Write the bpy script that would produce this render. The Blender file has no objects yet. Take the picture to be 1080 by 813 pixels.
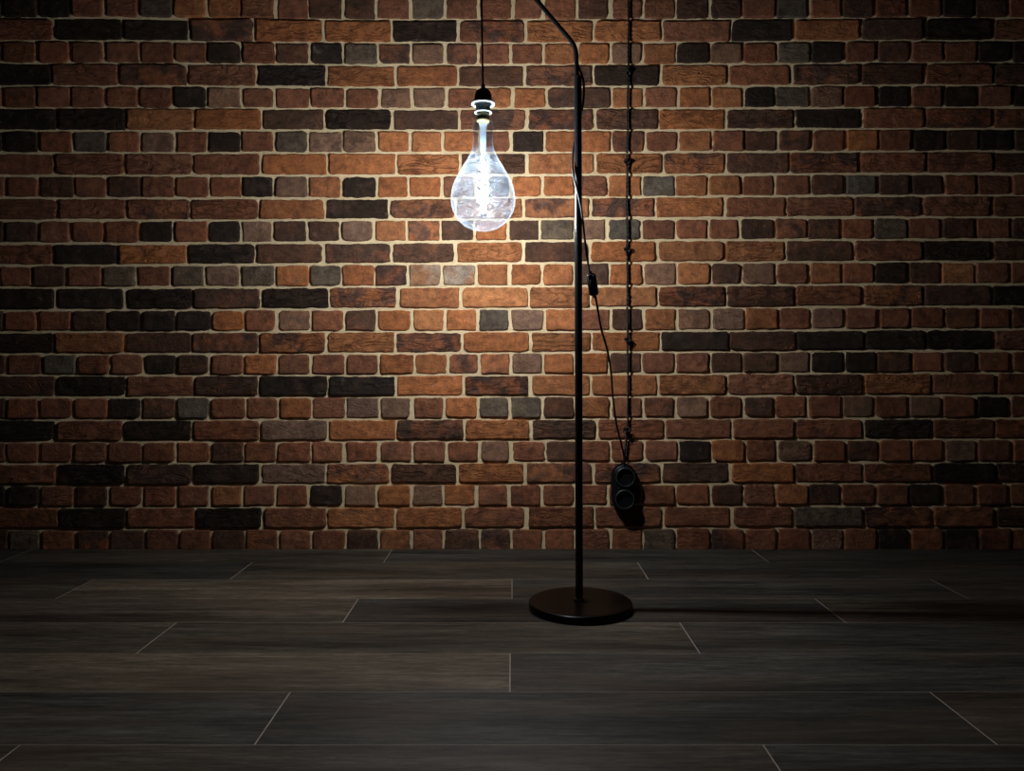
import bpy, bmesh, math, random
import numpy as np
from mathutils import Vector, Matrix

random.seed(7); rng = np.random.default_rng(7)
C = bpy.context.scene.collection
F = 843.0; CX = 540.0; HY = 386.0; CAMH = 0.6115; WALL = 2.67

def P(x, y, d):                       # photo pixel at a given depth from the camera -> world
    return Vector(((x-CX)/F*d, d, CAMH+(HY-y)/F*d))

# ------------------------------------------------------------------ materials
def new_mat(name):
    m = bpy.data.materials.new(name); m.use_nodes = True
    nt = m.node_tree; nt.nodes.clear()
    out = nt.nodes.new('ShaderNodeOutputMaterial')
    return m, nt, out
def N(nt, typ, **kw):
    n = nt.nodes.new(typ)
    for k, v in kw.items():
        if k.startswith('i_'):
            n.inputs[k[2:].replace('_', ' ')].default_value = v
        else: setattr(n, k, v)
    return n
def math_node(nt, op, a, b=None, clamp=False):
    n = nt.nodes.new('ShaderNodeMath'); n.operation = op; n.use_clamp = clamp
    for i, v in enumerate((a, b)):
        if v is None: continue
        if isinstance(v, (int, float)): n.inputs[i].default_value = v
        else: nt.links.new(v, n.inputs[i])
    return n.outputs[0]
def maprange(nt, v, a, b, c, d):
    n = nt.nodes.new('ShaderNodeMapRange'); n.clamp = True
    nt.links.new(v, n.inputs[0])
    for i, x in enumerate((a, b, c, d)): n.inputs[i+1].default_value = x
    return n.outputs[0]
def mixcol(nt, fac, a, b, blend='MIX'):
    n = nt.nodes.new('ShaderNodeMix'); n.data_type = 'RGBA'; n.blend_type = blend
    for s, v in ((0, fac), (6, a), (7, b)):
        if isinstance(v, (int, float)): n.inputs[s].default_value = v
        elif isinstance(v, tuple): n.inputs[s].default_value = v
        else: nt.links.new(v, n.inputs[s])
    return n.outputs[2]
def noise(nt, vec, scale, detail=4, rough=.55, typ='FBM', dist=0.0):
    n = nt.nodes.new('ShaderNodeTexNoise'); n.noise_type = typ
    n.inputs['Scale'].default_value = scale; n.inputs['Detail'].default_value = detail
    n.inputs['Roughness'].default_value = rough; n.inputs['Distortion'].default_value = dist
    if vec is not None: nt.links.new(vec, n.inputs['Vector'])
    return n.outputs[0]
def principled(nt, out, **kw):
    b = nt.nodes.new('ShaderNodeBsdfPrincipled'); nt.links.new(b.outputs[0], out.inputs[0])
    for k, v in kw.items():
        s = b.inputs[k.replace('_', ' ')]
        if isinstance(v, (int, float, tuple)): s.default_value = v
        else: nt.links.new(v, s)
    return b
def simple(name, col, rough=.4, metal=0.0, bump=0.0, bscale=300, spec=.5):
    m, nt, out = new_mat(name)
    tc = N(nt, 'ShaderNodeTexCoord')
    nz = noise(nt, tc.outputs['Object'], bscale, 3)
    c = mixcol(nt, maprange(nt, nz, .3, .7, 0, 1), tuple(v*.85 for v in col[:3])+(1,), tuple(v*1.15 for v in col[:3])+(1,))
    b = principled(nt, out, Base_Color=c, Metallic=metal)
    b.inputs['Specular IOR Level'].default_value = spec
    nt.links.new(maprange(nt, nz, .3, .7, rough*.9, rough*1.1), b.inputs['Roughness'])
    if bump:
        bp = N(nt, 'ShaderNodeBump'); bp.inputs['Strength'].default_value = 1; bp.inputs['Distance'].default_value = bump
        nt.links.new(nz, bp.inputs['Height']); nt.links.new(bp.outputs[0], b.inputs['Normal'])
    return m

def brick_mat():
    m, nt, out = new_mat('handmade brick')
    tc = N(nt, 'ShaderNodeTexCoord')
    tint = N(nt, 'ShaderNodeAttribute', attribute_name='tint').outputs['Color']
    patch = N(nt, 'ShaderNodeAttribute', attribute_name='patch').outputs['Color']
    seed = N(nt, 'ShaderNodeAttribute', attribute_name='seed').outputs['Fac']
    amt = N(nt, 'ShaderNodeAttribute', attribute_name='amount').outputs['Fac']
    off = N(nt, 'ShaderNodeCombineXYZ')
    crease = N(nt, 'ShaderNodeAttribute', attribute_name='crease').outputs['Fac']
    for i in range(3): nt.links.new(seed, off.inputs[i])
    va = N(nt, 'ShaderNodeVectorMath', operation='ADD'); nt.links.new(tc.outputs['Object'], va.inputs[0]); nt.links.new(off.outputs[0], va.inputs[1])
    pos = va.outputs[0]
    # blotches of the second colour
    n1 = noise(nt, pos, 16, 5, .6, dist=.6)
    thr = math_node(nt, 'SUBTRACT', n1, math_node(nt, 'SUBTRACT', .78, math_node(nt, 'MULTIPLY', amt, .42)))
    f = maprange(nt, thr, -.08, .08, 0, .95)
    base = mixcol(nt, f, tint, patch)
    # fine tonal variation
    n2 = noise(nt, pos, 45, 8, .65)
    v = math_node(nt, 'MULTIPLY', maprange(nt, n2, .3, .7, .55, 1.42), maprange(nt, noise(nt, pos, 190, 5, .7), .3, .7, .72, 1.25))
    hsv = N(nt, 'ShaderNodeHueSaturation'); nt.links.new(base, hsv.inputs['Color']); nt.links.new(v, hsv.inputs['Value'])
    # pale lime dust in small patches
    n3 = noise(nt, pos, 30, 6, .7)
    dust = maprange(nt, n3, .60, .75, 0, .35)
    col = mixcol(nt, dust, hsv.outputs[0], (.30, .22, .17, 1))
    # dark pits
    n4 = noise(nt, pos, 160, 3, .6)
    col = mixcol(nt, maprange(nt, n4, .28, .38, .55, 0), col, (.02, .014, .01, 1))
    b = principled(nt, out, Base_Color=col, Roughness=.85)
    b.inputs['Specular IOR Level'].default_value = .12
    # creases of the moulded clay + grain
    mp = N(nt, 'ShaderNodeMapping'); nt.links.new(pos, mp.inputs[0]); mp.inputs['Scale'].default_value = (.45, 1, 1.5); mp.inputs['Rotation'].default_value = (0, .35, 0)
    cr = noise(nt, mp.outputs[0], 24, 5, .5, dist=1.3)
    fold = math_node(nt, 'ABSOLUTE', math_node(nt, 'SUBTRACT', cr, .5))
    fold = maprange(nt, fold, 0, .05, 0, 1)
    h = math_node(nt, 'ADD', math_node(nt, 'MULTIPLY', fold, crease), math_node(nt, 'MULTIPLY', noise(nt, pos, 110, 8, .7), 1.0))
    h = math_node(nt, 'ADD', h, math_node(nt, 'MULTIPLY', n2, 1.0))
    bp = N(nt, 'ShaderNodeBump'); bp.inputs['Strength'].default_value = 1; bp.inputs['Distance'].default_value = .0042
    nt.links.new(h, bp.inputs['Height']); nt.links.new(bp.outputs[0], b.inputs['Normal'])
    return m
def mortar_mat():
    m, nt, out = new_mat('sand lime mortar')
    tc = N(nt, 'ShaderNodeTexCoord')
    a = noise(nt, tc.outputs['Object'], 9, 4); g = noise(nt, tc.outputs['Object'], 220, 6, .7)
    c = mixcol(nt, maprange(nt, a, .3, .7, 0, 1), (.62, .45, .25, 1), (.78, .575, .335, 1))
    c = mixcol(nt, maprange(nt, g, .3, .6, .5, 0), c, (.36, .26, .15, 1))
    b = principled(nt, out, Base_Color=c, Roughness=.95); b.inputs['Specular IOR Level'].default_value = .1
    bp = N(nt, 'ShaderNodeBump'); bp.inputs['Distance'].default_value = .002
    nt.links.new(math_node(nt, 'ADD', g, noise(nt, tc.outputs['Object'], 60, 4)), bp.inputs['Height']); nt.links.new(bp.outputs[0], b.inputs['Normal'])
    return m
def plank_mat():
    m, nt, out = new_mat('dark wood look plank')
    tc = N(nt, 'ShaderNodeTexCoord')
    tint = N(nt, 'ShaderNodeAttribute', attribute_name='tint').outputs['Color']
    seed = N(nt, 'ShaderNodeAttribute', attribute_name='seed').outputs['Fac']
    off = N(nt, 'ShaderNodeCombineXYZ')
    for i in range(3): nt.links.new(seed, off.inputs[i])
    va = N(nt, 'ShaderNodeVectorMath', operation='ADD'); nt.links.new(tc.outputs['Object'], va.inputs[0]); nt.links.new(off.outputs[0], va.inputs[1])
    mp = N(nt, 'ShaderNodeMapping'); nt.links.new(va.outputs[0], mp.inputs[0]); mp.inputs['Scale'].default_value = (.09, 1, 1)
    mp2 = N(nt, 'ShaderNodeMapping'); nt.links.new(va.outputs[0], mp2.inputs[0]); mp2.inputs['Scale'].default_value = (.22, 1, 1)
    broad = noise(nt, mp.outputs[0], 14, 5, .6, dist=.5)
    streak = noise(nt, mp.outputs[0], 90, 8, .7, dist=.4)
    saw = noise(nt, mp2.outputs[0], 10, 5, .6, dist=.3)
    grain = noise(nt, mp2.outputs[0], 120, 6, .75, dist=.6)
    v = math_node(nt, 'MULTIPLY', maprange(nt, broad, .32, .68, .4, 1.7), maprange(nt, streak, .32, .68, .5, 1.5))
    v = math_node(nt, 'MULTIPLY', v, maprange(nt, grain, .35, .65, .65, 1.35))
    hsv = N(nt, 'ShaderNodeHueSaturation'); nt.links.new(tint, hsv.inputs['Color']); nt.links.new(v, hsv.inputs['Value'])
    col = mixcol(nt, maprange(nt, saw, .45, .7, 0, .55), hsv.outputs[0], (.075, .048, .029, 1))
    b = principled(nt, out, Base_Color=col); b.inputs['Specular IOR Level'].default_value = .13
    nt.links.new(maprange(nt, streak, .3, .7, .62, .48), b.inputs['Roughness'])
    bp = N(nt, 'ShaderNodeBump'); bp.inputs['Distance'].default_value = .0008; bp.inputs['Strength'].default_value = .8
    nt.links.new(streak, bp.inputs['Height']); nt.links.new(bp.outputs[0], b.inputs['Normal'])
    return m
def bulb_glass_mat():
    m, nt, out = new_mat('rippled clear glass')
    tc = N(nt, 'ShaderNodeTexCoord')
    big = noise(nt, tc.outputs['Object'], 75, 6, .7, dist=.8)
    fine = noise(nt, tc.outputs['Object'], 260, 4, .6)
    bp = N(nt, 'ShaderNodeBump'); bp.inputs['Distance'].default_value = .004; bp.inputs['Strength'].default_value = .8
    nt.links.new(math_node(nt, 'ADD', math_node(nt, 'MULTIPLY', big, 1.0), math_node(nt, 'MULTIPLY', fine, .25)), bp.inputs['Height'])
    tr = N(nt, 'ShaderNodeBsdfTransparent'); tr.inputs[0].default_value = (.73, .75, .77, 1)
    gl = N(nt, 'ShaderNodeBsdfGlossy'); gl.inputs['Color'].default_value = (.92, .97, 1, 1); gl.inputs['Roughness'].default_value = .24
    nt.links.new(bp.outputs[0], gl.inputs['Normal'])
    tl = N(nt, 'ShaderNodeBsdfTranslucent'); tl.inputs[0].default_value = (.55, .72, .95, 1)
    lw = N(nt, 'ShaderNodeLayerWeight'); lw.inputs[0].default_value = .5
    fac = math_node(nt, 'ADD', math_node(nt, 'MULTIPLY', math_node(nt, 'POWER', lw.outputs['Facing'], 5), .5), maprange(nt, big, .40, .62, .0008, .009), clamp=True)
    mx = N(nt, 'ShaderNodeMixShader'); nt.links.new(fac, mx.inputs[0]); nt.links.new(tr.outputs[0], mx.inputs[1]); nt.links.new(gl.outputs[0], mx.inputs[2])
    m2 = N(nt, 'ShaderNodeMixShader'); nt.links.new(math_node(nt, 'ADD', maprange(nt, big, .42, .60, .0002, .0034), math_node(nt, 'MULTIPLY', math_node(nt, 'POWER', lw.outputs['Facing'], 7), .012)), m2.inputs[0]); nt.links.new(mx.outputs[0], m2.inputs[1]); nt.links.new(tl.outputs[0], m2.inputs[2])
    nt.links.new(m2.outputs[0], out.inputs[0])
    return m
def stem_mat():
    m, nt, out = new_mat('stem glass')
    tr = N(nt, 'ShaderNodeBsdfTransparent')
    gl = N(nt, 'ShaderNodeBsdfGlossy'); gl.inputs['Roughness'].default_value = .12
    tl = N(nt, 'ShaderNodeBsdfTranslucent'); tl.inputs[0].default_value = (.6, .8, 1, 1)
    tc = N(nt, 'ShaderNodeTexCoord'); f = noise(nt, tc.outputs['Object'], 120, 3)
    mx = N(nt, 'ShaderNodeMixShader'); nt.links.new(maprange(nt, f, .35, .65, .06, .16), mx.inputs[0]); nt.links.new(tr.outputs[0], mx.inputs[1]); nt.links.new(gl.outputs[0], mx.inputs[2])
    m2 = N(nt, 'ShaderNodeMixShader'); m2.inputs[0].default_value = .3; nt.links.new(mx.outputs[0], m2.inputs[1]); nt.links.new(tl.outputs[0], m2.inputs[2])
    nt.links.new(m2.outputs[0], out.inputs[0])
    return m
def emit_mat(col, s):
    m, nt, out = new_mat('glowing filament')
    e = N(nt, 'ShaderNodeEmission'); e.inputs[0].default_value = col; e.inputs[1].default_value = s
    nt.links.new(e.outputs[0], out.inputs[0]); return m

M = dict(brick=brick_mat(), mortar=mortar_mat(), plank=plank_mat(), glass=bulb_glass_mat(), stem=stem_mat(),
         filament=emit_mat((.88, .945, 1.0, 1), 4600),
         grout=simple('pale grout', (.29, .235, .18), .85, bscale=80),
         black=simple('black painted steel', (.006, .006, .0065), .2, bump=.00008, bscale=400, spec=.4),
         base=simple('black lacquered base', (.0030, .0019, .0013), .30, bump=.0002, bscale=250, spec=.14),
         plastic=simple('black plastic', (.0035, .0035, .0038), .42, spec=.22),
         cloth=simple('black textile cord', (.010, .010, .010), .7, bump=.0006, bscale=900),
         rubber=simple('black cable', (.0035, .0035, .0035), .45, bump=.0002, bscale=500, spec=.35),
         ring=simple('satin collar ring', (.30, .36, .38), .45),
         sleeve=simple('grey socket sleeve', (.10, .125, .13), .4),
         rim=simple('grey rim', (.075, .08, .088), .45, .1),
         brass=simple('dull brass', (.16, .125, .05), .4, .35, bscale=200),
         chrome=simple('screw metal', (.6, .62, .65), .25, 1.0))

# ------------------------------------------------------------------ mesh helpers
def link(name, verts, faces, mat, parent=None, smooth=True, uv=None):
    me = bpy.data.meshes.new(name); me.from_pydata([tuple(v) for v in verts], [], faces)
    me.materials.append(mat)
    if smooth: me.polygons.foreach_set('use_smooth', [True]*len(me.polygons))
    me.update()
    o = bpy.data.objects.new(name, me); C.objects.link(o)
    if parent: o.parent = parent
    return o
class MB:
    def __init__(s): s.v = []; s.f = []
    def add(s, v, f):
        n = len(s.v); s.v += [Vector(p) for p in v]; s.f += [tuple(i+n for i in q) for q in f]; return s
    def lathe(s, prof, seg=48, c=(0, 0, 0), cap0=True, cap1=True, mat=None):
        v, f = [], []
        for r, z in prof:
            for k in range(seg):
                a = 2*math.pi*k/seg; v.append(Vector((r*math.cos(a), r*math.sin(a), z)))
        for i in range(len(prof)-1):
            for k in range(seg):
                k2 = (k+1) % seg; f.append((i*seg+k, i*seg+k2, (i+1)*seg+k2, (i+1)*seg+k))
        if cap0: f.append(tuple(reversed(range(seg))))
        if cap1: f.append(tuple((len(prof)-1)*seg+k for k in range(seg)))
        if mat is not None: v = [mat @ p for p in v]
        return s.add([p+Vector(c) for p in v], f)
    def tube(s, pts, r, seg=10, caps=True, up=Vector((0, 1, 0.01))):
        pts = [Vector(p) for p in pts]; n = len(pts); v, f = [], []
        rs = r if isinstance(r, (list, tuple)) else [r]*n
        t0 = (pts[1]-pts[0]).normalized(); a = t0.cross(up)
        if a.length < 1e-4: a = t0.cross(Vector((1, 0, 0)))
        a.normalize()
        for i in range(n):
            t = (pts[min(i+1, n-1)]-pts[max(i-1, 0)]).normalized()
            a = (a-t*a.dot(t)).normalized(); b = t.cross(a)
            for k in range(seg):
                w = 2*math.pi*k/seg; v.append(pts[i]+(a*math.cos(w)+b*math.sin(w))*rs[i])
        for i in range(n-1):
            for k in range(seg):
                k2 = (k+1) % seg; f.append((i*seg+k, i*seg+k2, (i+1)*seg+k2, (i+1)*seg+k))
        if caps: f.append(tuple(reversed(range(seg)))); f.append(tuple((n-1)*seg+k for k in range(seg)))
        return s.add(v, f)
    def build(s, name, mat, parent=None, smooth=True, origin=None, auto=None):
        v = s.v
        if origin is not None: v = [p-Vector(origin) for p in v]
        o = link(name, v, s.f, mat, parent, smooth)
        if auto:
            o.data.set_sharp_from_angle(angle=math.radians(auto))
        return o
def spline(pts, n=10):                # Catmull-Rom
    pts = [Vector(p) for p in pts]; q = [pts[0]*2-pts[1]]+pts+[pts[-1]*2-pts[-2]]; out = []
    for i in range(1, len(q)-2):
        for k in range(n):
            t = k/n; a, b, c, d = q[i-1:i+3]
            out.append(.5*((2*b)+(c-a)*t+(2*a-5*b+4*c-d)*t*t+(3*b-a-3*c+d)*t**3))
    out.append(pts[-1]); return out
def empty(name, loc, label, cat, group=None):
    o = bpy.data.objects.new(name, None); C.objects.link(o); o.location = loc
    o['label'] = label; o['category'] = cat
    if group: o['group'] = group
    o.empty_display_size = .05
    return o
def own(o, root):                     # parent keeping world coordinates (meshes are written in world space)
    o.parent = root; o.matrix_parent_inverse = Matrix.Translation(-Vector(root_loc[root.name])); return o
root_loc = {}

# ------------------------------------------------------------------ the brick wall
YS = [  # joint lines between the courses, read at x = 135, 405, 675, 945
(18.7,20.7,20.5,18.7),(43,45,44.5,42.5),(66.5,68,68,66),(90.5,92,91,89.5),(113.7,114.5,114,113),(137.5,137.5,137,135.7),
(161,161,160.5,159.5),(185,185,184,183),(208.7,209,207.5,206),(232,231.7,230,228.7),(256.5,255,253.2,252.5),(279.5,278,276.5,275.5),
(303,302,301,299.5),(326.7,325.7,324.5,323),(349.7,349.5,349,347),(373,372.7,371,369.5),(395.5,395.5,394,393),(418.7,418.2,417.5,416.7),
(442.5,442,441,441),(465.5,465,463.5,463),(488.7,488,487,487.5),(511.7,510.5,510,509.5),(535,534.5,533.5,533.7),(558,557.7,556.7,556.5)]
YS = [tuple(v-23.4 for v in YS[0])]+YS+[(582,)*4]
ROWS = [
([2.5,38.7,74.5,110,145.5,182,218,253.7,290.5,325,361.5,397,433,470,505,540.5,573,609,643.7,678.5,713,748.7,782.5,818,853,888,923,958,993.7,1028.7,1063.7],"dddrrgoorrbbrgrrrrbrrbbrgrbrrdbr"),
([55.5,129,199.5,268,341,412.5,483,554.5,626,698,770.7,837,908,975.5,1048],"rddmoodmoordobdr"),
([2,38.7,74,110,147,183,218,254.5,290.5,327,362.5,399,434,469,504,538.7,573,608.5,643.7,678,713.7,748.7,783.7,820,855,890.5,925,961,996,1032,1067.5],"rrrrrrrdrbdgmpmrroopodprgdrbrrdd"),
([53.7,125.7,197.5,271,343.7,417,483,553.7,626,697,768,835,908,975.5,1048],"drmrdoobmdormbrb"),
([2,38,74.5,110,146,182,218,254.5,290,327,364.5,400,435,471,505,540.7,576,609,645,680,715,750.5,784.5,817.5,854.5,889.5,925.5,960.7,995.5,1032,1068],"rrrrrrdprrrrpproobboroodgprdrdrd"+""),
([60,132.5,204.5,276,342.5,413,484.5,556,627.5,694.5,766,839,910,976,1048],"ddoobdbmmbobdrmr"),
([3,40.5,76,112.5,148,184,219,253.7,289,325,361,397.5,432.5,467,505,539,574,609,645,680,715.5,750.7,785.5,821,856,892,927,962.5,997.5,1033,1069],"ddrgrprdrgppooordoomrorbmrordbdb"),
([58,131,203,274.5,346,418,485,556,627.5,699.5,766,833,905.5,977,1048],"rrrrooobooMbmrrb"),
([5,41,77.5,112.5,148,184,220,254.5,289.5,325,360.5,397,431,466,503,538,572,607,641,677,712,747,782.5,818,855,891,926,962,996,1031,1067.5],"rrbrbrrrdpMdoorboorogoorrbgbbrrr"),
([61,132.5,200.7,273,342.5,410,480,552.5,623,691,764.5,829,901,972.5,1046],"rrmrodMoMmorrmrr"),
([4.5,40,75,110,147,183,219,254,287.5,324,359,394,429,464.5,500,535,569.5,607,641,677,712.5,747.5,781,817,852,887.5,922,957.5,993.7,1029,1066],"bbrrrdrdpbbpoMbobgpgrrrbmbrgrbrb"),
([56,124,197.5,269,341,413,480.5,552,622,693,764.5,829.5,901,974,1048],"rdodbbbobooobrdb"),
([34,70,107.5,144,180.5,216,253,290,326,360.5,395,430,465.5,502,537.5,572,606,643,679,714,749.5,782.5,818,852.5,888,923,958,993,1029,1066],"rbrgrgpgogomPPooobopobprordbORr"),
([58,131,203,274.5,347,420,486,557.5,622.5,693.7,766,839,910,974,1047],"dddbdMoOoombrMbd"[:16]),
([4,39.5,76,112.5,149,185,222.5,258,292,327,363,398,434.5,469.5,504,538,574,609,644,679,714,751,786,821,856,891,926,961,996,1032.5,1067],"brrbdddorprboOogporbopporprrrrrb"[:32]),
([57.5,131,202,272.5,344,417,487.5,559.5,624,697,769,840,912.5,977,1049],"dobmMomooodbdddr"),
([7,44.5,81,116,151,185.5,221,257.5,292.5,328,364,400,437,472,506,539,572.5,606,642,677,712.5,749,784,820,855,891,925,961,995,1031,1067],"brgrrdbrorrroomMpoobrrbbpddbrbrr"),
([59,132.5,204,273,346,418,489.5,559,623,694,767,839,911,983,1051],"bdrbddomooorborr"),
([5,40.5,77,114,149,185.5,221,259,294,329,364.5,399.5,434.5,469,504,537.5,572,606,644,678,713,748,784,817,852.5,888,922,958,994,1029.5,1066],"brrrdbgrrorpproggbormprbrrprprdr"),
([57.5,129,202,274.5,346,418,489.5,560.5,630,701,772.5,839,911,984,1050],"drdrpomobrrrrdrr"),
([5.5,40.5,77,113,150,185,222,257,292,328,363,399.5,435,470.5,506,539.5,575.5,609,644,680,715.5,749.5,786,820.5,857,893,927.5,962,996,1031,1067.5],"rrrrrrrbrrrrrrrprbrrrdorprbrrprr"),
([59.5,132,203,274,344,411,482.5,554,626,697.5,770.5,838,911,984,1051],"rdbdpMboMmborrdb"),
([6,41,78,114,150,185.5,221,256,291,325.5,362,397.5,434,467.5,502.5,536,572,607,641,677,712.5,749,784,817.5,853,888,924,959,995,1030,1065],"ddrbrrrorrdpoporrrrrrrbrobrrdrrr"),
([62,133,206,277.5,344.5,417,489,555,627.5,699,772,837,910.5,984,1051],"rdrdroorrrrrgmrb"),
([9,43,79,115,152.5,188,223,258,293,329,364.5,399.5,434,468,506,539,573,607,644,678,713,750,785.5,820,856,890,926,961,996,1032,1067],"bgrmbrrbrrrbMrbmrrrrgrmrrprdrdmr")]
TINT = {  # first colour, second colour, how much of the second
'o': ((.325,.115,.042),(.23,.076,.032),.45), 'O': ((.41,.16,.060),(.33,.11,.045),.4), 'r': ((.215,.078,.038),(.14,.053,.030),.45),
'R': ((.225,.08,.037),(.30,.14,.080),.5), 'b': ((.082,.040,.024),(.15,.058,.030),.47), 'd': ((.031,.019,.0125),(.062,.033,.021),.42),
'p': ((.200,.103,.060),(.15,.075,.047),.5), 'P': ((.34,.23,.155),(.30,.13,.06),.6), 'g': ((.125,.087,.056),(.085,.056,.038),.55),
'm': ((.215,.076,.036),(.068,.037,.026),.68), 'M': ((.31,.108,.042),(.11,.052,.034),.62)}
def PXw(x): return (x-CX)/F*WALL
def PZw(y): return CAMH+(HY-y)/F*WALL
def yline(k, x):
    return float(np.interp(x, (135, 405, 675, 945), YS[k]))
# coherent noise table for edge wobble
def vnoise(x, seed):
    xi = np.floor(x).astype(int); t = x-xi; t = t*t*(3-2*t)
    def h(i): return np.modf(np.abs(np.sin(i*12.9898+seed*78.233)*43758.5453))[0]*2-1
    return h(xi)*(1-t)+h(xi+1)*t
V, FA, TI, PA, SE, AM, CR = [], [], [], [], [], [], []; nv = 0
def add_brick(x0, x1, yk, tone, extra=None):
    """x0,x1: joint centres in photo px on the wall plane; yk: course index (or (top,bottom) px pair)"""
    global nv
    jg = random.uniform(1.0, 2.2)+(random.random() < .12)*.8; jg2 = random.uniform(1.0, 2.2)+(random.random() < .12)*.8
    xl, xr = x0+jg, x1-jg2
    stretcher = (x1-x0) > 50
    nu, nw = (34, 12) if stretcher else (18, 12)
    def dense(n, L):
        t = np.linspace(-1, 1, n); inner = t*0.0
        e = min(.25, .006/L)     # cluster lines near the edge
        core = np.linspace(-1+e, 1-e, n-4)
        return np.concatenate(([-1, -1+e*.45], core, [1-e*.45, 1]))
    L = PXw(xr)-PXw(xl)
    H = .0635
    su = dense(nu, L/2); sw = dense(nw, H/2)
    U, W = np.meshgrid(su, sw)
    xpix = (xl+xr)/2+U*(xr-xl)/2
    if extra is None:
        top = np.interp(xpix, (135, 405, 675, 945), YS[yk])+1.35+random.uniform(-.25, .45)
        bot = np.interp(xpix, (135, 405, 675, 945), YS[yk+1])-1.35-random.uniform(-.25, .45)
    else:
        top = np.full_like(xpix, extra[0]+1.5); bot = np.full_like(xpix, extra[1]-1.5)
    ypix = (top+bot)/2+(-W)*(bot-top)/2
    X = PXw(xpix); Z = PZw(ypix)
    cxm, czm = X.mean(), Z.mean(); hw = (X.max()-X.min())/2; hh = (Z.max()-Z.min())/2
    # rounded corners, each with its own radius
    for sx in (-1, 1):
        for sz in (-1, 1):
            r = random.choice((.004, .006, .009, .013))*random.uniform(.8, 1.3)
            lx = (X-cxm)*sx-(hw-r); lz = (Z-czm)*sz-(hh-r)
            msk = (lx > 0) & (lz > 0)
            a = lx[msk]/r; b = lz[msk]/r; l = np.sqrt(a*a+b*b)+1e-9; k = np.maximum(a, b)/l
            X[msk] = cxm+sx*((hw-r)+a*k*r); Z[msk] = czm+sz*((hh-r)+b*k*r)
    sd = random.uniform(0, 90)
    edge = np.maximum(np.abs(U), np.abs(W))**6
    X += np.sign(U)*edge*(vnoise(Z*60+sd, sd)*.0019+vnoise(Z*230+sd, sd+3)*.0012)
    Z += np.sign(W)*edge*(vnoise(X*38+sd, sd+7)*.0016+vnoise(X*210+sd, sd+9)*.0011)
    dx = (1-np.abs(U))*hw; dz = (1-np.abs(W))*hh
    d = np.minimum(dx, dz)
    rr = random.uniform(.0014, .0034)
    fall = np.clip(1-d/rr, 0, 1)**2
    prot = random.uniform(-.003, .0022)
    Y = WALL+prot+fall*.0026-.0008*vnoise(X*45+sd, sd+1)*vnoise(Z*60+sd, sd+2)*2
    if stretcher:   # clay folds
        ph = random.uniform(0, 6); ang = random.uniform(-.9, .9)
        Y += .0011*np.sin((X*math.cos(ang)+Z*math.sin(ang)*3)*95+2.2*np.sin(Z*70+ph)+ph)*(np.abs(W) < .85)*random.choice((0, .6, 1))
    Y += (X-cxm)*random.uniform(-.012, .012)+(Z-czm)*random.uniform(-.04, .04)
    rows, cols = X.shape
    verts = np.stack((X, Y, Z), -1).reshape(-1, 3)
    idx = np.arange(rows*cols).reshape(rows, cols)+nv
    q = np.stack((idx[:-1, :-1], idx[:-1, 1:], idx[1:, 1:], idx[1:, :-1]), -1).reshape(-1, 4)
    ring = np.concatenate((idx[0, :], idx[1:, -1], idx[-1, -2::-1], idx[-2:0:-1, 0]))
    back = verts[ring-nv].copy(); back[:, 1] = WALL+.022
    n2 = len(ring); bi = np.arange(n2)+nv+len(verts)
    sk = np.stack((ring, bi, np.roll(bi, -1), np.roll(ring, -1)), -1)
    V.append(verts); V.append(back); FA.append(q); FA.append(sk)
    t, p, am = TINT[tone]
    j = random.uniform(.84, 1.18); hj = random.uniform(.93, 1.08)
    t = (t[0]*j*hj, t[1]*j, t[2]*j/hj, 1); p = (p[0]*j, p[1]*j, p[2]*j, 1)
    n = len(verts)+n2
    TI.append(np.tile(t, (n, 1))); PA.append(np.tile(p, (n, 1)))
    SE.append(np.full(n, random.uniform(0, 60))); AM.append(np.full(n, am*random.uniform(.86, 1.16)))
    CR.append(np.full(n, random.choice((.25, .5, .9, 1.1)) if stretcher else random.choice((0, .1, .2, .4))))
    nv += n
def rtone(): return random.choice('rrrrrroobbdddmpg')
def course(k, joints, tones, extra=None):
    st = (joints[2]-joints[1]) > 50; pitch = 71.2 if st else 35.4
    left = []; x = joints[0]
    while x > -190: x -= pitch; left.append(x)
    right = []; x = joints[-1]
    while x < 1270: x += pitch; right.append(x)
    tl = [rtone() for _ in left[1:]]+[tones[0]] if left else []
    J = list(reversed(left))+list(joints)+right
    T = tl+list(tones[1:len(joints)])+[tones[-1] if len(tones) > len(joints) else 'r']+[rtone() for _ in right[1:]]
    T = (T+['r']*9)[:len(J)-1]
    for a, b, t in zip(J[:-1], J[1:], T): add_brick(a, b, k, t, extra)
for k, (jt, tn) in enumerate(ROWS): course(k, jt, tn)
yt = -3.5
for k in range(8):                    # courses above the frame, regular bond
    y0 = yt-23.45*(k+1)-0; src = ROWS[1][0] if k % 2 == 0 else ROWS[2][0]
    course(None, src, ''.join(rtone() for _ in range(len(src)+1)), (y0, y0+23.45))
Vn = np.concatenate(V); Fn = np.concatenate(FA)
me = bpy.data.meshes.new('wall_back')
me.vertices.add(len(Vn)); me.vertices.foreach_set('co', Vn.astype(np.float32).ravel())
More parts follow.
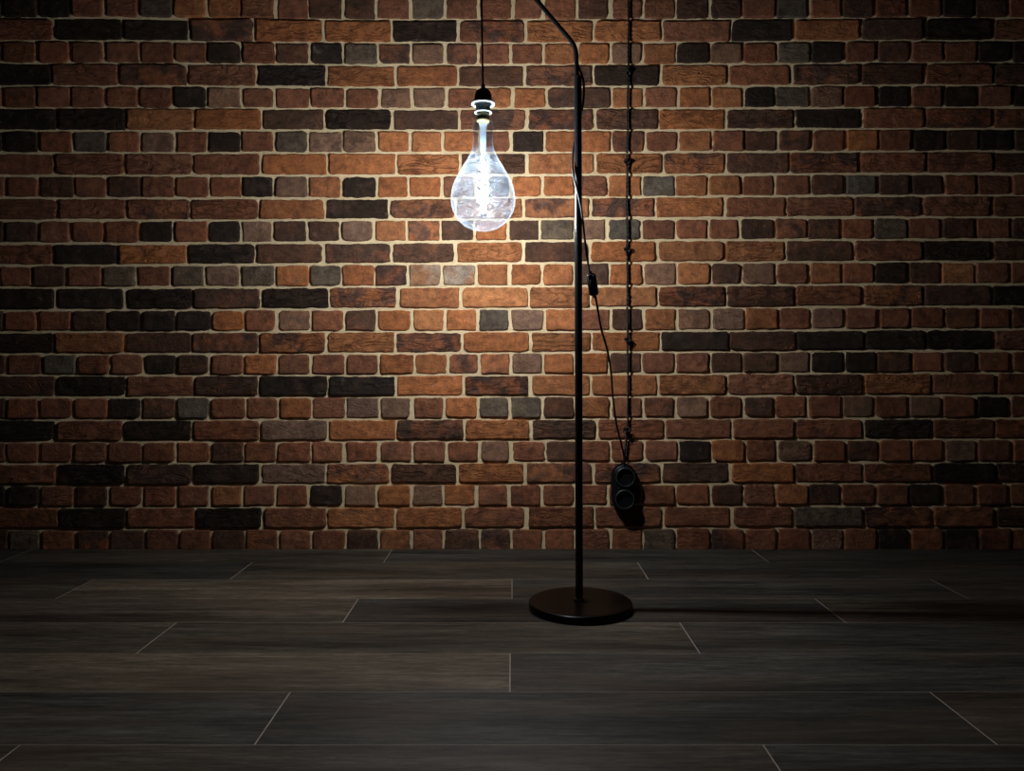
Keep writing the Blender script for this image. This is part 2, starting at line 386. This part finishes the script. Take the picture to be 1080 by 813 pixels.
# mortar bed: gently uneven sheet behind the brick faces
XM0, XM1, ZM1 = PXw(-260), PXw(1340), PZw(-205)
gx = np.linspace(XM0, XM1, 420); gz = np.linspace(-.02, ZM1, 200)
GX, GZ = np.meshgrid(gx, gz)
GY = WALL+.0080+.0016*vnoise(GX*30+GZ*17, 5)*vnoise(GZ*41-GX*9, 8)+rng.uniform(-.0006, .0006, GX.shape)
mv = np.stack((GX, GY, GZ), -1).reshape(-1, 3)
bk = np.array([[XM0, WALL+.12, -.02], [XM1, WALL+.12, -.02], [XM1, WALL+.12, ZM1], [XM0, WALL+.12, ZM1]])
me.vertices.add(len(mv)+4)
allv = np.concatenate((Vn, mv, bk)); me.vertices.foreach_set('co', allv.astype(np.float32).ravel())
R, Cc = GX.shape; gi = np.arange(R*Cc).reshape(R, Cc)+len(Vn)
mq = np.stack((gi[:-1, :-1], gi[:-1, 1:], gi[1:, 1:], gi[1:, :-1]), -1).reshape(-1, 4)
b0 = len(Vn)+len(mv)
g00, g01, g11, g10 = gi[0, 0], gi[0, -1], gi[-1, -1], gi[-1, 0]
bq = np.array([[b0+1, b0, b0+3, b0+2], [b0, g00, g10, b0+3], [g01, b0+1, b0+2, g11], [g10, g11, b0+2, b0+3], [b0, b0+1, g01, g00]])
allf = np.concatenate((Fn, mq, bq)); nf = len(allf)
me.loops.add(nf*4); me.loops.foreach_set('vertex_index', allf.astype(np.int32).ravel())
me.polygons.add(nf); me.polygons.foreach_set('loop_start', np.arange(0, nf*4, 4, dtype=np.int32))
mi = np.zeros(nf, dtype=np.int32); mi[len(Fn):] = 1
me.polygons.foreach_set('material_index', mi)
me.update(); me.validate()
me.polygons.foreach_set('use_smooth', np.ones(nf, dtype=bool))
me.materials.append(M['brick']); me.materials.append(M['mortar'])
pad = len(allv)-len(Vn)
for nm, arr in (('tint', TI), ('patch', PA)):
    a = me.attributes.new(nm, 'FLOAT_COLOR', 'POINT'); d = np.concatenate(arr+[np.ones((pad, 4))*.3]); a.data.foreach_set('color', d.astype(np.float32).ravel())
for nm, arr in (('seed', SE), ('amount', AM), ('crease', CR)):
    a = me.attributes.new(nm, 'FLOAT', 'POINT'); a.data.foreach_set('value', np.concatenate(arr+[np.zeros(pad)]).astype(np.float32))
me.set_sharp_from_angle(angle=math.radians(50))
wall = bpy.data.objects.new('wall_back', me); C.objects.link(wall)
wall['kind'] = 'structure'; wall['label'] = 'red and dark brown brick wall with sandy mortar joints'

# ------------------------------------------------------------------ the plank floor
edges = [2.692, 2.490, 2.2935, 2.1005, 1.906, 1.701, 1.500, 1.291, 1.09, .89, .69, .49, .29, .09, -.11, -.31, -.51]
offs = [-.40, .391, 0.0, -.404, .400, -.004, -.416, .4056, 0, -.4, .4, 0, -.4, .4, 0, -.4]
PT = {'W': (.100, .074, .050), 'g': (.043, .038, .031), 'w': (.076, .057, .040), 'k': (.031, .028, .023), 'n': (.052, .041, .029)}
ptones = {0: 'kkngkk', 1: 'kknggk', 2: 'nnWgnk', 3: 'knwknn', 4: 'nnngnk', 5: 'knWgnn', 6: 'kngknn', 7: 'knngnk'}
v, f, tint, seed, mat_i = [], [], [], [], []
def quadbox(x0, x1, y0, y1, z1, bev, tn, sd):
    n = len(v)
    for (a, b, c) in ((x0, y0, -.012), (x1, y0, -.012), (x1, y1, -.012), (x0, y1, -.012),
                      (x0, y0, z1-bev), (x1, y0, z1-bev), (x1, y1, z1-bev), (x0, y1, z1-bev),
                      (x0+bev, y0+bev, z1), (x1-bev, y0+bev, z1), (x1-bev, y1-bev, z1), (x0+bev, y1-bev, z1)):
        v.append((a, b, c)); tint.append(tn+(1,)); seed.append(sd)
    for i in range(4):
        j = (i+1) % 4
        f.append((n+i, n+j, n+4+j, n+4+i)); mat_i.append(0)
        f.append((n+4+i, n+4+j, n+8+j, n+8+i)); mat_i.append(0)
    f.append((n+8, n+9, n+10, n+11)); mat_i.append(0)
for k in range(len(edges)-1):
    y1, y0 = edges[k], edges[k+1]; o = offs[k]
    ks = [o+1.2*i for i in range(-3, 4)]
    tn = ptones.get(k, 'nkgnkg')
    for i in range(len(ks)-1):
        t = PT[tn[i % len(tn)]]; j = random.uniform(.88, 1.12); t = tuple(c*j for c in t)
        quadbox(max(ks[i], -2.6)+.0012, min(ks[i+1], 2.6)-.0012, y0+.0006, y1-.0006, 0, .0002, t, random.uniform(0, 50))
n = len(v)
for p in ((-2.6, -.51, -.0002), (2.6, -.51, -.0002), (2.6, 2.70, -.0002), (-2.6, 2.70, -.0002), (-2.6, -.51, -.08), (2.6, -.51, -.08), (2.6, 2.70, -.08), (-2.6, 2.70, -.08)):
    v.append(p); tint.append((.1, .1, .1, 1)); seed.append(0)
for q in ((0, 1, 2, 3), (7, 6, 5, 4), (4, 5, 1, 0), (6, 7, 3, 2), (5, 6, 2, 1), (7, 4, 0, 3)): f.append(tuple(n+i for i in q)); mat_i.append(1)
fm = bpy.data.meshes.new('floor'); fm.from_pydata(v, [], f); fm.materials.append(M['plank']); fm.materials.append(M['grout'])
fm.polygons.foreach_set('material_index', mat_i); fm.update()
a = fm.attributes.new('tint', 'FLOAT_COLOR', 'POINT'); a.data.foreach_set('color', np.array(tint, dtype=np.float32).ravel())
a = fm.attributes.new('seed', 'FLOAT', 'POINT'); a.data.foreach_set('value', np.array(seed, dtype=np.float32))
fl = bpy.data.objects.new('floor', fm); C.objects.link(fl); fl['kind'] = 'structure'; fl['label'] = 'dark grey brown wooden plank floor with thin pale joints'

# ------------------------------------------------------------------ the lamp
DL = 2.011; S = DL/F
BX = (612.3-CX)*S
lamp = empty('floor_lamp', (BX, DL, 0), 'tall black floor lamp with round base, angled arm and glowing glass bulb', 'lamp')
root_loc['floor_lamp'] = (BX, DL, 0)
def part(mb, name, mat, parent=lamp, **kw):
    o = mb.build(name, mat, None, **kw)
    own(o, lamp) if parent is lamp else own2(o, parent)
    return o
def own2(o, p):
    o.parent = p; o.matrix_parent_inverse = Matrix.Identity(4)
    # p is itself a mesh in world space carried by the lamp: same offset applies
    o.matrix_parent_inverse = Matrix.Identity(4)
# base disc
R0 = .1295
mb = MB().lathe([(.0001, .0005), (R0-.006, .0005), (R0-.001, .002), (R0, .004), (R0, .0165), (R0-.0008, .0192), (R0-.003, .0208), (R0-.006, .0212), (R0-.02, .0213), (.02, .0213), (.0195, .0228), (.0002, .0228)], 96, (BX, DL, 0))
base = part(mb, 'base', M['base'], auto=35)
pb = P(610.9, 636, DL); pb.z = .0225
pt = P(609.5, 82, DL)
mb = MB().tube([pb, pb.lerp(pt, .5), pt], .0096, 32)
mb.lathe([(.0145, .0205), (.0145, .0245), (.013, .0275), (.0097, .0285)], 32, (pb.x, DL, 0))
pole = part(mb, 'pole', M['black'], auto=35)
arm_pts = [P(608.6, 96, DL), P(608.5, 82, DL), P(608.2, 68, DL), P(607.9, 58, DL), P(606.6, 51, DL), P(603.6, 45, DL), P(599, 39, DL),
           P(584.4, 22, DL), P(566.7, .9, DL), P(545, -24.8, DL), P(520, -54.5, DL+.003), P(506.2, -71, DL+.006)]
mb = MB().tube(spline(arm_pts, 8), .0056, 24)
mb.lathe([(.0096, 0), (.0101, .0008), (.0101, .0035), (.0085, .005), (.0057, .0052)], 32, (pt.x, DL, pt.z-.0005))
arm = part(mb, 'arm', M['black'], auto=40)
# eyelet at the end of the arm, the cord runs through it
e = P(506.2, -71, DL+.006)
mb = MB(); mb.tube([e+Vector((.007*math.cos(t)-.004, 0, .007*math.sin(t)-.004)) for t in np.linspace(0, 2*math.pi, 25)], .0018, 8)
eye = part(mb, 'arm_eyelet', M['black'])
DB = 2.022; SB = DB/F
def PB(x, y): return P(x, y, DB)
mb = MB().tube(spline([e+Vector((.02, 0, .022)), e+Vector((.006, .0, .010)), e+Vector((-.003, .002, -.002)), PB(506.9, -45), PB(508, 10), PB(508.8, 60), PB(509.3, 92)], 8), .0026, 12)
pcord = part(mb, 'pendant_cord', M['cloth'])
bc = PB(509.5, 110)     # bulb axis
AX, AY = bc.x, DB
def zb(y): return CAMH+(HY-y)*SB
# socket
mb = MB().lathe([(.0001, zb(88.5)), (.0042, zb(88.8)), (.0052, zb(90.5)), (.0055, zb(93.2)), (.0080, zb(93.8)), (.0150, zb(95.2)), (.0195, zb(97.5)), (.0215, zb(100.5)), (.0222, zb(104)), (.0226, zb(107)), (.018, zb(107.5)), (.0001, zb(107.8))], 48, (AX, AY, 0))
sock = part(mb, 'lamp_socket', M['plastic'], auto=40)
sock['label'] = 'black plastic bulb socket'
def ring(z0, z1, ri, ro, name, dome=0.0):
    mb = MB().lathe([(ri, z1), (ri+.001, z1+.0006), (ro-.002, z1+.0003), (ro, z1-.0012), (ro-.0005, z0+.0004), (ro-.0025, z0), (ri+.003, z0+dome), (ri, z0+dome+.0003)], 64, (AX, AY, 0), cap0=False, cap1=False)
    o = mb.build(name, M['ring'], None); return o
r1 = ring(zb(110.6), zb(107.6), .0205, .0304, 'collar_ring', .0016)
r2 = ring(zb(119.4), zb(117.8), .0178, .0222, 'collar_ring', .0006)
mb = MB().lathe([(.0206, zb(107.7)), (.0206, zb(109.5)), (.0180, zb(110.2)), (.0180, zb(111.6)), (.0190, zb(112.0)), (.0180, zb(112.6)), (.0180, zb(113.6)), (.0190, zb(114.0)), (.0180, zb(114.6)), (.0182, zb(118.8)), (.0168, zb(118.9)), (.0166, zb(114)), (.0001, zb(113.9))], 64, (AX, AY, 0), cap0=False)
slv = mb.build('sleeve', M['sleeve'], None, auto=40); slv.parent = sock
for r in (r1, r2): r.parent = sock
# power cord wound round the pole, to the switch and on to the wall outlet
cp = [(608.8,66,2.011),(611,72.5,2.010),(614.3,80,2.009),(615.9,91,2.011),(615.6,103,2.014),(614.2,113,2.019),(611.5,124,2.0245),(608,140,2.0250),(605.2,154,2.019),
      (603.9,168,2.011),(604.2,180,2.004),(606.2,191,1.9985),(609.5,204,1.9965),(612.6,218,1.998),(614.9,234,2.004),(616.8,252,2.010),(619,270,2.020),(622.3,290,2.030)]
mb = MB().tube(spline([P(*c) for c in cp], 8), .0027, 10)
cp2 = [(627.0,309,2.036),(629,318,2.05),(634,346,2.12),(638.6,362,2.165),(642,376,2.22),(644.8,396,2.30),(646.6,420,2.39),(650.2,447,2.48),(654.5,465,2.54),(657.6,478,2.585),(658.8,487,2.61),(658.9,494,2.625)]
mb.tube(spline([P(*c) for c in cp2], 8), .0029, 10)
cord = part(mb, 'power_cord', M['rubber'])
s0, s1 = P(622.9, 288.5, 2.030), P(626.6, 311.5, 2.037)
mb = MB()
ax = (s1-s0).normalized(); sx = ax.cross(Vector((0, 1, 0))).normalized(); sy = sx.cross(ax)
def rbox(mb, c, hx, hy, hz, bev, X, Y, Z):
    bm = bmesh.new(); bmesh.ops.create_cube(bm, size=2)
    for w in bm.verts: w.co = Vector((w.co.x*hx, w.co.y*hy, w.co.z*hz))
    bmesh.ops.bevel(bm, geom=bm.edges[:], offset=bev, segments=3, affect='EDGES')
    bm.verts.ensure_lookup_table()
    vs = [c+X*w.co.x+Y*w.co.y+Z*w.co.z for w in bm.verts]
    fs = [tuple(q.index for q in g.verts) for g in bm.faces]
    bm.free(); mb.add(vs, fs)
mid = (s0+s1)/2; hl = (s1-s0).length/2
rbox(mb, mid, .0118, .0085, hl, .0028, sx, sy, ax)
mb.tube([s0-ax*.006, s0+ax*.004], .0042, 12); mb.tube([s1-ax*.004, s1+ax*.006], .0042, 12)
sw = part(mb, 'cord_switch', M['plastic'], auto=40)
mb = MB(); rbox(mb, mid+Vector((0, -.0088, 0))-ax*.002, .0062, .0026, .0105, .0014, sx, sy, ax)
rk = mb.build('rocker', M['plastic'], None, auto=40); rk.parent = sw
mb = MB(); mb.lathe([(.0001, .0018), (.0018, .0014), (.0024, 0)], 16, (0, 0, 0), mat=Matrix.Translation(s0+ax*.0075-sx*-.0065+Vector((0, -.0085, 0))) @ Matrix.Rotation(math.pi/2, 4, 'X'))
sc = mb.build('screw', M['chrome'], None); sc.parent = sw

# bulb
prof_px = [(8.4,127.2),(9.6,128.4),(10.4,130.5),(10.6,134),(10.3,142),(10.4,150),(11.2,156.5),(13.4,162.5),(17.2,169.8),(22.2,178),(27,186.4),(30.9,194.5),(33,202.8),(33.7,210.5),(33.1,217.5),(31.0,224),(27.2,230.5),(22.3,235.8),(16,240),(9,242.6),(3.5,243.6),(.2,243.8)]
pr = spline([Vector((r*SB, 0, zb(y))) for r, y in prof_px], 5)
mb = MB().lathe([(max(p.x, .0001), p.z) for p in pr], 96, (0, 0, 0), cap0=False, cap1=True)
for q in mb.v: q.x += AX; q.y += AY
bulb = part(mb, 'light_bulb', M['glass'])
bulb['label'] = 'oversized clear teardrop bulb glowing blue-white'
for t in bulb.data.vertices: pass
mb = MB().lathe([(.0001, zb(115.5)), (.0140, zb(115.6)), (.0148, zb(121.6)), (.0156, zb(122.4)), (.0164, zb(123.4)), (.0156, zb(124.4)), (.0166, zb(125.4)), (.0168, zb(127.6)), (.0160, zb(128.2)), (.0150, zb(128.4)), (.0001, zb(128.7))], 48, (AX, AY, 0))
cap = mb.build('bulb_cap', M['brass'], None, auto=50); cap.parent = bulb
mb = MB().lathe([(.0125, zb(128.8)), (.0100, zb(132)), (.0080, zb(137)), (.0078, zb(150)), (.0066, zb(158)), (.0040, zb(164)), (.0022, zb(168)), (.0018, zb(226)), (.0024, zb(228)), (.0001, zb(229))], 32, (AX, AY, 0), cap0=False)
st = mb.build('glass_stem', M['stem'], None); st.parent = bulb
mb = MB().lathe([(.0001, zb(225.6)), (.0080, zb(225.8)), (.0090, zb(226.3)), (.0080, zb(226.8)), (.0001, zb(227))], 32, (AX, AY, 0))  # opaque disc added under the filament to block light and darken the floor below
sp = mb.build('added_shadow_disc', M['chrome'], None); sp.parent = bulb
zt, zbot = zb(170), zb(224); mb = MB(); turns = 3.1
for k in range(2):
    pts = []
    for i in range(int(turns*22)+1):
        u = i/(turns*22); a_ = 2*math.pi*turns*u+k*math.pi+.6
        env = min(1, 4*u+.25, 4*(1-u)+.25)
        r_ = .0125*env
        pts.append(Vector((AX+r_*math.cos(a_), AY+r_*math.sin(a_), zt+(zbot-zt)*u)))
    mb.tube(pts, .0011, 6)
fil = mb.build('filament', M['filament'], None); fil.parent = bulb

# ------------------------------------------------------------------ twin outlet on the wall
DO = WALL-.055
def cyl_y(mb, prof, cx, cz, seg=64, cap0=True, cap1=True):   # profile of (radius, y)
    return mb.lathe(prof, seg, cap0=cap0, cap1=cap1, mat=Matrix.Translation((cx, 0, cz)) @ Matrix(((1, 0, 0, 0), (0, 0, 1, 0), (0, 1, 0, 0), (0, 0, 0, 1))))
u1, u2 = P(659.6, 503.4, DO), P(659.1, 526.9, DO)
out_loc = Vector(((u1.x+u2.x)/2, WALL-.001, u2.z-.045))
outlet = empty('power_outlet', out_loc, 'black surface mounted twin power outlet with two round sockets low on the brick wall', 'power outlet')
mb = MB()
def capsule_ring(r, y, zoff=0, n=24):
    out = []
    for i in range(n+1):
        t = math.pi*i/n; out.append(Vector((u1.x+r*math.cos(t), y, u1.z+r*math.sin(t))))
    for i in range(n+1):
        t = math.pi+math.pi*i/n; out.append(Vector((u2.x+r*math.cos(t), y, u2.z+r*math.sin(t))))
    return out
RB = 13.0/F*DO
layers = [(RB-.001, WALL-.0005), (RB, WALL-.002), (RB, WALL-.017), (RB-.0012, WALL-.0185), (RB-.0012, WALL-.020), (RB, WALL-.0215), (RB-.0006, WALL-.033), (RB-.003, WALL-.037), (RB-.0065, WALL-.0385)]
vs, fs = [], []
for r, y in layers: vs += capsule_ring(r, y)
m_ = 50
for i in range(len(layers)-1):
    for k in range(m_):
        k2 = (k+1) % m_; fs.append((i*m_+k, i*m_+k2, (i+1)*m_+k2, (i+1)*m_+k))
fs.append(tuple(range((len(layers)-1)*m_, len(layers)*m_))); fs.append(tuple(reversed(range(m_))))
mb.add(vs, fs)
mb.tube([Vector((u1.x-.002, WALL-.016, u1.z+RB-.004)), Vector((u1.x-.0025, WALL-.016, u1.z+RB+.007))], [.0085, .0070], 16)   # cable gland
body = mb.build('body', M['plastic'], None, auto=40)
def oown(o): o.parent = outlet; o.matrix_parent_inverse = Matrix.Translation(-out_loc); return o
oown(body)
for u in (u1, u2):
    rs = 10.6/F*DO
    mb = MB(); cyl_y(mb, [(rs+.001, WALL-.036), (rs+.0008, WALL-.050), (rs, WALL-.0535), (rs-.0022, WALL-.0548), (rs-.0040, WALL-.0545), (rs-.0048, WALL-.052), (rs-.0052, WALL-.040), (.0055, WALL-.040), (.005, WALL-.0405), (.0001, WALL-.0405)], u.x, u.z)
    for s in (-1, 1):   # contact holes rims and earth clips
        cyl_y(mb, [(.0034, WALL-.0398), (.0034, WALL-.0412), (.0024, WALL-.0412), (.0024, WALL-.0398)], u.x+s*.0095, u.z, 20, False, False)
        mb.tube([Vector((u.x, WALL-.042, u.z+s*(rs-.009))), Vector((u.x, WALL-.050, u.z+s*(rs-.0072)))], .0018, 8)
    so = oown(mb.build('socket', M['plastic'], None, auto=40))
    mb = MB(); rr_ = 9.55/F*DO
    mb.tube([Vector((u.x+rr_*math.cos(t), WALL-.0549, u.z+rr_*math.sin(t))) for t in np.linspace(0, 2*math.pi, 65)], .0006, 6, caps=False)
    rm = mb.build('rim', M['rim'], None); rm.parent = so; 
    rm['label'] = 'thin grey rim'
mb = MB(); cyl_y(mb, [(.0034, WALL-.0386), (.0030, WALL-.0400), (.0001, WALL-.0405)], u1.x-.018, (u1.z+u2.z)/2, 20)
scr = oown(mb.build('screw', M['chrome'], None))

# ------------------------------------------------------------------ twisted cable with knots, feeding the outlet
DC = WALL-.0150
px = [(663.2,-150),(663.1,0),(662.9,60),(662.6,90),(662.1,130),(661.4,185),(661.5,240),(661.7,280),(661.9,330),(662.1,380),(662.3,430),(661.9,446),(660.8,457),(659.8,470),(659.3,480),(659.0,488)]
cl = spline([P(x, y, DC) for x, y in px], 14)
cab_loc = P(663.2, -150, DC)
cab = empty('twisted_cable', cab_loc, 'black twisted cable with knots hanging down the brick wall to the outlet', 'cable')
def cown(o): o.parent = cab; o.matrix_parent_inverse = Matrix.Translation(-cab_loc); return o
# resample by arc length
acc = [0]
for a_, b_ in zip(cl[:-1], cl[1:]): acc.append(acc[-1]+(b_-a_).length)
n_ = int(acc[-1]/.0026)
ss = np.linspace(0, acc[-1], n_)
cxs = np.interp(ss, acc, [p.x for p in cl]); czs = np.interp(ss, acc, [p.z for p in cl]); cys = np.interp(ss, acc, [p.y for p in cl])
for k in range(2):
    mb = MB(); pts = []
    for i in range(n_):
        th = ss[i]/.030*2*math.pi+k*math.pi
        wob = .0006*math.sin(ss[i]*37)+.0004*math.sin(ss[i]*91+1)
        pts.append(Vector((cxs[i]+.0019*math.cos(th)+wob, cys[i]+.0019*math.sin(th), czs[i])))
    mb.tube(pts, .0024, 8)
    cown(mb.build('strand', M['rubber'], None))
for ky, dx, dk in ((77, .3, .012), (171, 0, .012), (264, .1, .012), (359, .3, .012), (454, .4, .018)):
    mb = MB(); c = P(np.interp(ky, [q[1] for q in px], [q[0] for q in px])+dx-.2, ky, DC-dk+.004)
    for layer, (sc_, ph) in enumerate(((1.0, random.uniform(0, 6)), (.85, random.uniform(0, 6)))):
        pts = []
        for i in range(73):
            t = 2*math.pi*i/72+ph
            x = (math.sin(t)+2*math.sin(2*t))*.0033*sc_; z = (math.cos(t)-2*math.cos(2*t))*.0042*sc_; y = -math.sin(3*t)*.0042
            pts.append(c+Vector((x+layer*.001, y+layer*.0015, z)))
        mb.tube(pts, .0023, 8, caps=False)
    cown(mb.build('knot', M['rubber'], None))
# hook that carries it, above the frame
mb = MB(); h = cab_loc
mb.tube(spline([h+Vector((0, .035, .006)), h+Vector((0, .012, .006)), h+Vector((0, -.006, .002)), h+Vector((0, -.010, .010))], 6), .0025, 8)
cown(mb.build('hook', M['black'], None))

# ------------------------------------------------------------------ camera, world, view
cam = bpy.data.cameras.new('camera'); co = bpy.data.objects.new('camera', cam); C.objects.link(co)
co.location = (0, 0, CAMH); co.rotation_euler = (math.pi/2, 0, 0)
cam.sensor_width = 36; cam.lens = 36*F/1080; cam.shift_y = (HY-406.5)/1080; cam.clip_start = .02
sc_ = bpy.context.scene; sc_.camera = co
w = bpy.data.worlds.new('world'); sc_.world = w; w.use_nodes = True
bg = w.node_tree.nodes['Background']; bg.inputs[0].default_value = (.75, .85, 1, 1); bg.inputs[1].default_value = .0006
sc_.view_settings.view_transform = 'Standard'; sc_.view_settings.look = 'None'; sc_.view_settings.gamma = 1
sc_.view_settings.exposure = 0; sc_.view_settings.use_curve_mapping = False
try:
    sc_.cycles.sample_clamp_indirect = 3; sc_.cycles.use_denoising = True; sc_.cycles.max_bounces = 8
    sc_.cycles.transparent_max_bounces = 16; sc_.cycles.caustics_reflective = False; sc_.cycles.caustics_refractive = False
except Exception: pass
